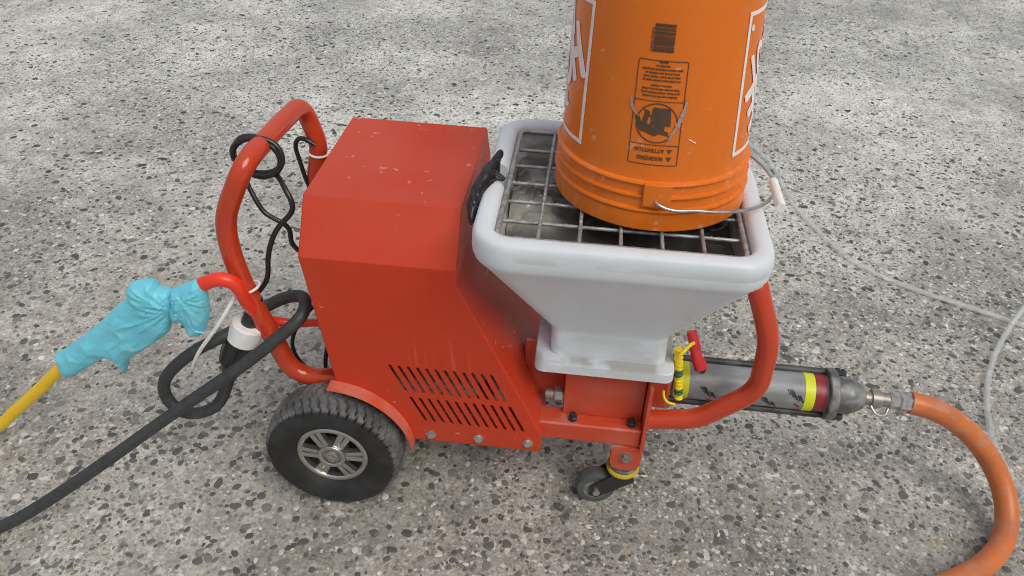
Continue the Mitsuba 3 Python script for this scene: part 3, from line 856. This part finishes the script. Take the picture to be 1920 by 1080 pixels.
for th0 in (FACE + math.radians(-46) - FR / 0.1375, FACE + math.radians(54.5)):
    lg = number(bucket + '__logo')
    fr_ = extrude(sbox(0, 0, FR, FR).difference(sbox(0.0056, 0.0056, FR - 0.0056, FR - 0.0056)), 0.0005)
    z0 = 0.741
    obj('border', wrapc(upside(fr_, FR / 2, FR / 2), th0, z0), 'print_white', lg, smooth=False)
    wd = [place2(text('HOME', 0.072, 0.168), 0.041, 0.040, 28), place2(text('DEPOT', 0.054, 0.126), 0.082, 0.010, 28), place2(text('THE', 0.020, 0.052), 0.060, 0.146, 28), place2(text('®', 0.010), 0.188, 0.016, 0)]
    for w in [cat(*[w_.copy().apply_translation([dx, 0, dz]) for dx, dz in ((0, 0), (-0.0013, 0.0001), (0.0013, 0.0002), (-0.0025, 0.0003), (0.0025, 0.0004))]) if w_.extents[1] > 0.03 else w_ for w_ in wd]:
        obj('word', wrapc(upside(w, FR / 2, FR / 2), th0, z0), 'print_white', lg, smooth=False)

# barcode and warning label facing the camera
thL = FACE + math.radians(2.0)


def at2(t, x, y):
    return wrapc(t, thL + x / 0.1375, y)


bars = []
z = 0.0
bw = rng.choice([0.0006, 0.0010, 0.0014, 0.0018], 60)
gp = rng.choice([0.0005, 0.0008, 0.0012], 60)
k = 0
while z < 0.036:
    bars.append(sbox(-0.0145, z, 0.0135, z + bw[k]))
    z += bw[k] + gp[k]
    k += 1
bars = [extrude(b, 0.0004) for b in bars]
obj('barcode', cat(*[at2(b, -0.003, 0.902) for b in bars]), 'print_black', bucket, smooth=False)
nums = place2(meshkit.text_mesh('0 84305 35500 8', 0.0026, 0.0004), 0, 0, 90)
nums.apply_translation([-nums.centroid[0], -nums.bounds[0, 1], 0])
obj('barcode_number', at2(nums, -0.0195, 0.902), 'print_black', bucket, smooth=False)

LW, LH = 0.068, 0.148
wl = number(bucket + '__warning_label')
frame_ = sbox(0.003, 0.003, LW - 0.003, LH - 0.003).buffer(0.003).difference(sbox(0.003, 0.003, LW - 0.003, LH - 0.003).buffer(0.0020))
frame_ = unary_union([frame_, sbox(0.001, 0.1175, LW - 0.001, 0.1184), sbox(0.001, 0.055, LW - 0.001, 0.0558)])
LZ = 0.743


def put(t):
    return wrapc(upside(t, LW / 2, LH / 2), thL - (LW / 2) / 0.1375 - 0.006, LZ)


obj('border', put(extrude(frame_, 0.0004)), 'print_black', wl, smooth=False)
tri = lambda x, y, s: Polygon([(x, y), (x + s, y), (x + s / 2, y + s * 0.88)])
rows = []


def line(s, y, h, bold=False, w=None, x=None):
    t = meshkit.text_mesh(s, h, 0.0004, bold)
    b = t.bounds
    L_ = b[1, 0] - b[0, 0]
    k = (w / L_) if w else min(1.0, 0.058 / L_)
    t.apply_translation([-b[0, 0] - (L_ / 2 if x is None else 0), 0, 0])
    t.apply_scale([k, 1, 1])
    t.apply_translation([LW / 2 if x is None else x, y, 0])
    rows.append(t)


line('WARNING', 0.1350, 0.0058, True, 0.036, 0.020)
line('ATTENTION', 0.1235, 0.0052, True, 0.040, 0.020)
for yy in (0.1350, 0.1235):
    rows.append(extrude(tri(0.009, yy, 0.0075).difference(sbox(0.0123, yy + 0.0015, 0.0132, yy + 0.0045)), 0.0004))
for i, s in enumerate(['Children can fall into bucket', 'and drown. Keep children away', 'from bucket with even a small', 'amount of liquid.', 'Un enfant peut tomber dans le', 'seau et se noyer. Garder hors', 'de la portee des enfants un', 'seau meme contenant une petite', 'quantite de', 'liquide.']):
    line(s, 0.0475 - i * 0.0049 - (0.002 if i > 3 else 0), 0.0026, True)
for t in rows:
    obj('text_line', put(t), 'print_black', wl, smooth=False)
# pictogram: child tipping into a bucket, in a struck circle
C = (LW / 2, 0.0865)
pg = Point(C).buffer(0.0285).difference(Point(C).buffer(0.0270))
pg = unary_union([pg, LineString([(C[0] - 0.020, C[1] + 0.020), (C[0] + 0.020, C[1] - 0.020)]).buffer(0.0010)])
fig = unary_union([Polygon([(C[0] - 0.016, C[1] - 0.021), (C[0] + 0.006, C[1] - 0.021), (C[0] + 0.008, C[1] + 0.002), (C[0] - 0.018, C[1] + 0.002)]).buffer(0.001),
                   Point(C[0] - 0.004, C[1] + 0.006).buffer(0.007), LineString([(C[0] + 0.002, C[1] + 0.012), (C[0] + 0.018, C[1] + 0.006)]).buffer(0.006),
                   LineString([(C[0] + 0.018, C[1] + 0.006), (C[0] + 0.014, C[1] - 0.014)]).buffer(0.0034), LineString([(C[0] + 0.020, C[1] + 0.010), (C[0] + 0.027, C[1] - 0.006)]).buffer(0.0032),
                   LineString([(C[0] + 0.002, C[1] + 0.010), (C[0] - 0.014, C[1] + 0.014)]).buffer(0.0030)])
pg = unary_union([pg, fig])
obj('pictogram', put(extrude(pg, 0.0004)), 'print_black', wl, smooth=False)
# grey mortar smears on the wall
sm = []


def smear(u0, z0, u1, z1, w, n, bend=0.0, seed=0):
    r2 = np.random.default_rng(seed)
    pts = []
    blobs = []
    for t in np.linspace(0, 1, n):
        u = u0 + (u1 - u0) * t + bend * math.sin(math.pi * t)
        zz = z0 + (z1 - z0) * t
        ww = w * (0.4 + 0.9 * math.sin(math.pi * min(1, t * 0.9 + 0.1)) * r2.uniform(0.6, 1.2))
        blobs.append(affinity.rotate(affinity.scale(Point(u, zz).buffer(ww, quad_segs=3), r2.uniform(0.6, 1.2), r2.uniform(0.6, 1.6)), r2.uniform(0, 90)))
    return unary_union(blobs)


for q in (smear(0.036, 0.838, 0.014, 0.777, 0.0022, 26, 0.004, 1), smear(-0.0385, 0.836, -0.026, 0.812, 0.0018, 14, -0.004, 2)):
    sm.append(wrapc(trimesh.util.concatenate([trimesh.creation.extrude_polygon(g, 0.0005, engine='earcut') for g in getattr(q, 'geoms', [q])]), thL, 0.0, eps=0.0013))
obj('mortar_smear', cat(*sm), 'grey_smear', bucket, smooth=False, kind='stuff')
# scratch
sc_ = extrude(LineString([(0.046, 0.783), (0.056, 0.777)]).buffer(0.0007), 0.0004)
obj('scratch', wrapc(sc_, thL, 0.0), 'print_white', bucket, smooth=False)

# bail with its grip
bl = number(bucket + '__bail')
e0 = A(BX + 0.156 * math.cos(EAR), BY + 0.156 * math.sin(EAR), BZ + 0.052)
e1 = A(BX + 0.156 * math.cos(EAR + math.pi), BY + 0.156 * math.sin(EAR + math.pi), BZ + 0.052)
bw_ = [e0 + A(0, 0.012, 0), e0 + A(0.0, -0.004, 0), e0 + A(0.012, -0.008, -0.004)]
cen = (e0 + e1) / 2
for t in np.linspace(0.10, 0.90, 25):
    a = math.pi * t
    q = cen + A(0.196 * math.sin(a), -0.160 * math.cos(a), -0.034 * math.sin(a))
    bw_.append(q)
bw_ += [e1 + A(0.012, 0.008, -0.004), e1 + A(0, 0.004, 0), e1 + A(0, -0.012, 0)]
obj('wire', leaned(tube(spline(bw_, 120), 0.0027, 10)), 'steel', bl, smooth=40)
gpth = []
for t in np.linspace(0.42, 0.66, 20):
    a = math.pi * t
    gpth.append(cen + A(0.196 * math.sin(a), -0.160 * math.cos(a) - 0.035, -0.034 * math.sin(a)))
g0, g1 = cen + A(0.1960, -0.080, -0.034), cen + A(0.1958, 0.004, -0.034)
obj('grip', leaned(tube(np.linspace(g0, g1, 30), 0.0074, 18, wob=lambda t, an: 1 + 0.05 * np.sin(t * 60) + 0 * an)), 'white_plastic', bl, smooth=40)

# ------------------------------------------------------------------ black crumpled plastic by the hopper rim
pc = [A(0.277, 0.070, 0.622), A(0.277, 0.092, 0.634), A(0.281, 0.118, 0.643), A(0.288, 0.146, 0.650), A(0.296, 0.176, 0.658), A(0.303, 0.200, 0.668)]
rad = [0.011, 0.015, 0.0190, 0.0215, 0.0165, 0.007]
ball = trimesh.creation.icosphere(subdivisions=2).vertices
parts = [hull(np.vstack([pc[i] + rad[i] * ball * A(0.66, 1, 1.0), pc[i + 1] + rad[i + 1] * ball * A(0.66, 1, 1.0)])) for i in range(5)]
parts.append(hull(np.vstack([A(0.294, 0.155, 0.658) + 0.011 * ball * A(1, 1, 0.5), A(0.312, 0.150, 0.652) + 0.006 * ball * A(1, 1, 0.5)])))
bag = tm(m3.Manifold.batch_boolean(parts, m3.OpType.Add).refine_to_length(0.003))
bag = trimesh.smoothing.filter_taubin(bag, lamb=0.5, nu=0.52, iterations=10)
v = bag.vertices.copy()
u_ = v @ A(0.1, 0.9, 0.42)
w_ = v @ A(0.8, -0.2, 0.5)
rid = np.abs(meshkit.fbm(np.stack([w_ * 95 + 8 * meshkit.noise(v * 24, 4), u_ * 16, v[:, 2] * 20], 1), 2, 11) - 0.5) * 2
nrm = bag.vertex_normals
bag.vertices = v + nrm * (0.008 * (meshkit.fbm(v * 34, 2, 5) - 0.5) - 0.0030 * np.exp(-rid * 7))[:, None]
obj('plastic_bag', bag, 'bag_black', smooth=40)
labels['plastic_bag'] = {'label': 'crumpled black plastic stuffed between the red hood and hopper rim', 'category': 'plastic bag'}

# ------------------------------------------------------------------ hoses and cords
oh = spline([(1.072, 0.180, 0.2445), (1.100, 0.179, 0.240), (1.171, 0.186, 0.203), (1.250, 0.187, 0.132), (1.293, 0.152, 0.072), (1.296, 0.104, 0.035), (1.255, 0.037, 0.0215), (1.165, -0.030, 0.0212), (1.06, -0.085, 0.0212), (0.9, -0.17, 0.0212), (0.7, -0.30, 0.0212), (0.35, -0.62, 0.0212), (-0.1, -1.0, 0.0212), (-0.8, -1.3, 0.0212)], 160)
obj('orange_hose', tube(oh, 0.0208, 28, wob=lambda t, an: 1 + 0 * an), 'hose_orange', smooth=40)
labels['orange_hose'] = {'label': 'thick orange rubber hose curving down from the steel coupling to the floor', 'category': 'hose'}

chp = [(0.86, 1.82, 0.0085), (0.96, 1.80, 0.0085), (1.03, 1.72, 0.0085), (1.078, 1.571, 0.0085), (1.108, 1.324, 0.0085), (1.159, 1.159, 0.0085), (1.222, 1.027, 0.0085), (1.316, 0.937, 0.0085), (1.437, 0.87, 0.0085), (1.580, 0.798, 0.0085), (1.72, 0.74, 0.0085), (1.86, 0.75, 0.0085), (1.92, 0.85, 0.0085),
       (1.86, 0.96, 0.0085), (1.74, 0.96, 0.014), (1.612, 0.846, 0.0235), (1.532, 0.740, 0.0130), (1.461, 0.625, 0.0085), (1.407, 0.505, 0.0085), (1.376, 0.398, 0.0085), (1.364, 0.287, 0.0085), (1.380, 0.20, 0.0085), (1.43, 0.10, 0.0085), (1.52, 0.0, 0.0085)]
chs = spline(chp, 300)
obj('clear_hose', cat(tube(chs, 0.0068, 16)), 'clear_vinyl', smooth=40)
labels['clear_hose'] = {'label': 'thin translucent clear vinyl hose looping over the floor right of the hopper', 'category': 'hose'}

# thick black power cord wound round the handle, with its plug
cordp = [(-1.9, -0.72, 0.0118), (-1.35, -0.47, 0.0118), (-0.95, -0.31, 0.0118), (-0.76, -0.232, 0.0118), (-0.56, -0.149, 0.0135), (-0.47, -0.112, 0.060), (-0.36, -0.066, 0.135), (-0.262, -0.018, 0.203), (-0.165, 0.020, 0.272), (-0.095, 0.045, 0.325), (-0.050, 0.066, 0.362), (-0.022, 0.090, 0.388), (-0.028, 0.122, 0.396), (-0.060, 0.138, 0.386), (-0.11, 0.128, 0.360), (-0.150, 0.095, 0.336),
         (-0.205, 0.065, 0.312), (-0.258, 0.052, 0.270), (-0.288, 0.05, 0.226), (-0.289, 0.05, 0.184), (-0.264, 0.045, 0.163), (-0.228, 0.045, 0.165), (-0.198, 0.055, 0.180), (-0.182, 0.072, 0.212), (-0.172, 0.088, 0.245)]
obj('power_cord', tube(spline(cordp, 320), 0.0112, 18), 'cord_rubber', smooth=40)
labels['power_cord'] = {'label': 'thick black rubber power cord rising from the floor and looped round the red handle', 'category': 'cord'}
plug = thing('plug_connector', 'black power plug with white collar hanging beside the red handle', 'plug')
pd = A(0.045, 0.012, 0.105)
pd /= np.linalg.norm(pd)
p0 = A(-0.176, 0.082, 0.232)
obj('body', lathe([(0, 0), (0.014, 0), (0.017, 0.010), (0.020, 0.032), (0.0285, 0.036), (0.0295, 0.040), (0.0295, 0.086), (0.0275, 0.090), (0, 0.090)], p0, pd, 32), 'black_plastic', plug, smooth=28)
obj('collar', lathe([(0.0285, 0.0905), (0.0300, 0.092), (0.0290, 0.126), (0.0265, 0.130), (0, 0.130)], p0, pd, 32), 'white_plastic', plug, smooth=28, label='white plastic collar')
obj('inlet', lathe([(0.0150, 0.1302), (0.0150, 0.150), (0.0120, 0.165), (0.0075, 0.190), (0, 0.190)], p0, pd, 24), 'black_plastic', plug, smooth=28)
for k in range(8):
    a = k * math.pi / 4
    fr3 = frame_to(pd)
    r_ = tube([(fr3 @ np.array([0.0293 * math.cos(a), 0.0293 * math.sin(a), zz, 1]))[:3] + p0 for zz in (0.042, 0.084)], 0.0022, 8)
    obj('grip_rib', r_, 'black_plastic', plug, smooth=30)

# thin black cable knotted on the handle bar
kn = []
for t in np.linspace(0, 2 * np.pi * 2.55, 100):
    g_ = 1 + 0.10 * math.sin(0.9 * t + 1)
    kn.append((-0.090 + 0.0405 * g_ * math.cos(t + 2.2) + 0.004 * math.sin(0.37 * t), 0.160 + 0.0045 * math.sin(1.6 * t) + 0.0012 * t, 0.646 + 0.0330 * g_ * math.sin(t + 2.2)))
kn = np.array(kn)
ca = [tuple(p) for p in kn[::5]] + [(-0.039, 0.135, 0.607), (-0.027, 0.125, 0.582), (-0.050, 0.122, 0.548), (-0.071, 0.122, 0.512), (-0.083, 0.122, 0.471), (-0.092, 0.124, 0.430), (-0.108, 0.118, 0.406), (-0.119, 0.106, 0.398)]
cb = [(-0.112, 0.17, 0.640), (-0.118, 0.165, 0.610), (-0.103, 0.15, 0.584), (-0.080, 0.142, 0.552), (-0.058, 0.14, 0.541), (-0.045, 0.14, 0.528), (-0.044, 0.14, 0.505), (-0.030, 0.142, 0.482), (0.012, 0.16, 0.47)]
cc = [(-0.060, 0.352, 0.580), (-0.074, 0.352, 0.588), (-0.088, 0.354, 0.590), (-0.0985, 0.357, 0.578), (-0.098, 0.360, 0.547), (-0.089, 0.360, 0.502), (-0.07, 0.36, 0.46), (0.02, 0.34, 0.44)]
cd = [(0.03, 0.21, 0.34), (-0.04, 0.20, 0.322), (-0.070, 0.20, 0.285), (-0.092, 0.20, 0.245), (-0.098, 0.20, 0.213), (-0.08, 0.2, 0.165), (0.0, 0.2, 0.13), (0.05, 0.2, 0.17)]
ce = [(0.02, 0.13, 0.335), (0.004, 0.125, 0.295), (-0.006, 0.125, 0.245), (-0.002, 0.13, 0.2), (0.04, 0.14, 0.18)]
cab = number('control_cable')
labels[cab] = {'label': 'thin black cable knotted round the top bar of the red handle', 'category': 'cable'}
for nm, pth, r in (('knotted_run', ca, 0.0046), ('slack_run', cb, 0.0042), ('far_run', cc, 0.0044), ('low_run', cd, 0.0042), ('drop_run', ce, 0.0040)):
    obj(nm, tube(spline(pth, 160), r, 12), 'cable_black', cab, smooth=40)

# red air tube, the glove over its fitting, and the yellow hose
rt = spline([(-0.188, 0.062, 0.447), (-0.174, 0.060, 0.456), (-0.155, 0.058, 0.467), (-0.136, 0.059, 0.470), (-0.122, 0.064, 0.460), (-0.116, 0.072, 0.435), (-0.113, 0.084, 0.400), (-0.108, 0.105, 0.362), (-0.098, 0.128, 0.335), (-0.073, 0.138, 0.325), (-0.04, 0.14, 0.327), (0.03, 0.14, 0.335)], 90)
obj('red_air_tube', tube(rt, [0.0125, 0.0122, 0.0118, 0.0112, 0.0100, 0.0082, 0.0072, 0.0070], 18), 'bright_red', smooth=40)
labels['red_air_tube'] = {'label': 'short bright red tube bending behind the handle from glove to hood', 'category': 'tube'}
obj('hose_fitting', cat(hexnut((-0.203, 0.062, 0.438), (0.8, 0, 0.5), 0.0125, 0.014), lathe([(0, 0), (0.0095, 0), (0.0095, 0.04), (0, 0.04)], (-0.225, 0.062, 0.424), (0.8, 0, 0.5), 20)), 'steel', smooth=20)
labels['hose_fitting'] = {'label': 'small shiny steel fitting between blue glove and red tube', 'category': 'fitting'}
yh = spline([(-2.1, 0.32, 0.0125), (-1.6, 0.17, 0.0125), (-1.25, 0.10, 0.0125), (-0.95, 0.07, 0.0125), (-0.78, 0.062, 0.0125), (-0.725, 0.060, 0.0165), (-0.69, 0.060, 0.036), (-0.64, 0.060, 0.083), (-0.576, 0.060, 0.144), (-0.53, 0.060, 0.189), (-0.493, 0.060, 0.226), (-0.455, 0.060, 0.257), (-0.40, 0.060, 0.296)], 120)
obj('yellow_hose', tube(yh, 0.0118, 20), 'yellow_rubber', smooth=40)
labels['yellow_hose'] = {'label': 'yellow rubber air hose running from the blue glove to the floor', 'category': 'hose'}

glove = thing('rubber_glove', 'light blue rubber glove wrapped round a hose joint left of the machine', 'glove')
PALM = [(-0.49, 0.264), (-0.473, 0.275), (-0.445, 0.297), (-0.412, 0.324), (-0.366, 0.366), (-0.338, 0.394), (-0.313, 0.414), (-0.314, 0.431), (-0.301, 0.446), (-0.28, 0.452), (-0.262, 0.453), (-0.254, 0.438), (-0.241, 0.438), (-0.234, 0.432), (-0.232, 0.419), (-0.233, 0.402), (-0.241, 0.381), (-0.249, 0.363), (-0.254, 0.349), (-0.267, 0.335), (-0.291, 0.314), (-0.317, 0.294), (-0.341, 0.277), (-0.351, 0.266), (-0.362, 0.236), (-0.366, 0.234), (-0.369, 0.257), (-0.379, 0.272), (-0.392, 0.269), (-0.417, 0.251), (-0.443, 0.232), (-0.476, 0.21), (-0.487, 0.217), (-0.491, 0.238)]
CUFF = [(-0.229, 0.443), (-0.218, 0.45), (-0.202, 0.458), (-0.185, 0.466), (-0.175, 0.462), (-0.169, 0.447), (-0.168, 0.422), (-0.171, 0.399), (-0.177, 0.381), (-0.185, 0.36), (-0.196, 0.349), (-0.209, 0.349), (-0.217, 0.354), (-0.219, 0.368), (-0.222, 0.377), (-0.231, 0.377), (-0.241, 0.375), (-0.242, 0.397), (-0.234, 0.412), (-0.234, 0.428)]


def pillow(outline, y0, R, seed, centre, amp, thick=1.0):
    """A thin rubber skin blown up round what it wraps: outline in (x, z), depth from the distance to the edge."""
    from scipy.spatial import Delaunay
    poly = Polygon(outline).buffer(0.0025).buffer(-0.0035).buffer(0.001)
    edge = np.array([poly.exterior.interpolate(t, normalized=True).coords[0] for t in np.linspace(0, 1, 260, endpoint=False)])
    x0, z0, x1, z1 = poly.bounds
    gx_, gz_ = np.meshgrid(np.arange(x0, x1, 0.0024), np.arange(z0, z1, 0.0024))
    r2 = np.random.default_rng(seed)
    g = np.stack([gx_.ravel(), gz_.ravel()], 1) + r2.uniform(-0.0006, 0.0006, (gx_.size, 2))
    import shapely
    ins = shapely.contains_xy(poly.buffer(-0.0014), g[:, 0], g[:, 1])
    g = g[ins]
    d = shapely.distance(shapely.points(g), poly.exterior)
    dd = np.minimum(d, R)
    h = np.sqrt(np.maximum(dd * (2 * R - dd), 0)) * thick
    rel = g - np.array(centre)
    ang, rad_ = np.arctan2(rel[:, 1], rel[:, 0]), np.linalg.norm(rel, axis=1)
    k = np.clip(d / 0.010, 0, 1)

    def wrinkle(s_):
        q_ = np.stack([ang * 5.5 + 0.6 * meshkit.noise(np.stack([rel[:, 0] * 40, rel[:, 1] * 40, 0 * ang + s_], 1), 2), rad_ * 13, 0 * ang + s_], 1)
        rg = 1 - np.abs(meshkit.fbm(q_, 3, seed) - 0.5) * 2
        return amp * (1.5 * (rg ** 5 - 0.35) + 1.5 * (meshkit.fbm(np.stack([g[:, 0] * 30, g[:, 1] * 30, 0 * ang + s_], 1), 2, seed + 5) - 0.5))

    pts = np.vstack([edge, g])
    tri = Delaunay(pts).simplices
    cen = pts[tri].mean(1)
    tri = tri[shapely.contains_xy(poly, cen[:, 0], cen[:, 1])]
    ne = len(edge)
    V1 = np.stack([pts[:, 0], np.r_[np.full(ne, y0), y0 - h - k * wrinkle(0.0)], pts[:, 1]], 1)
    V2 = np.stack([g[:, 0], y0 + h + k * wrinkle(3.0), g[:, 1]], 1)
    idx = np.r_[np.arange(ne), np.arange(len(g)) + len(pts)]
    t = trimesh.Trimesh(np.vstack([V1, V2]), np.vstack([tri, idx[tri][:, ::-1]]), process=False)
    t.fix_normals()
    return t


obj('palm', pillow(PALM, 0.060, 0.026, 4, (-0.235, 0.405), 0.0030, 0.85), 'glove_nitrile', glove, smooth=60)
obj('cuff', pillow(CUFF, 0.054, 0.030, 9, (-0.205, 0.440), 0.0028, 0.75), 'glove_nitrile', glove, smooth=60, label='flared cuff gathered at the steel fitting and hanging down')
hem = spline([(-0.207, 0.041, 0.376), (-0.194, 0.036, 0.371), (-0.18, 0.038, 0.368)], 24)
obj('cuff_hem', tube(hem, [0.0012, 0.0022, 0.0014], 8), 'glove_nitrile', glove, smooth=60)

# zip ties
z1 = thing('zip_tie', 'white zip tie round the near handle leg with its long tail hanging', 'zip tie')
ring = [A(-0.1135, HY0, 0.4275) + 0.0178 * (math.cos(a) * A(0.94, 0, 0.30) + math.sin(a) * A(0, 1, 0)) for a in np.linspace(0, 2 * np.pi, 40)]
obj('loop', tube(ring, 0.0024, 8, cap=False), 'zip_white', z1, smooth=40)
obj('head', rbox((-0.136, 0.078, 0.419), (-0.126, 0.088, 0.429), 0.0015), 'zip_white', z1, smooth=20)
obj('tail', tube(spline([(-0.130, 0.078, 0.427), (-0.146, 0.060, 0.398), (-0.183, 0.050, 0.344), (-0.215, 0.050, 0.295), (-0.228, 0.052, 0.268)], 40), [0.0028, 0.0034, 0.0036, 0.0034, 0.0020], 8), 'zip_white', z1, smooth=40)
z2 = thing('zip_tie', 'small white zip tie round the far handle leg near the hood corner', 'zip tie')
ring = [A(-0.063, HY1, 0.5535) + 0.0180 * (math.cos(a) * A(1, 0, -0.1) + math.sin(a) * A(0, 1, 0)) for a in np.linspace(0, 2 * np.pi, 40)]
obj('loop', tube(ring, 0.0022, 8, cap=False), 'zip_white', z2, smooth=40)
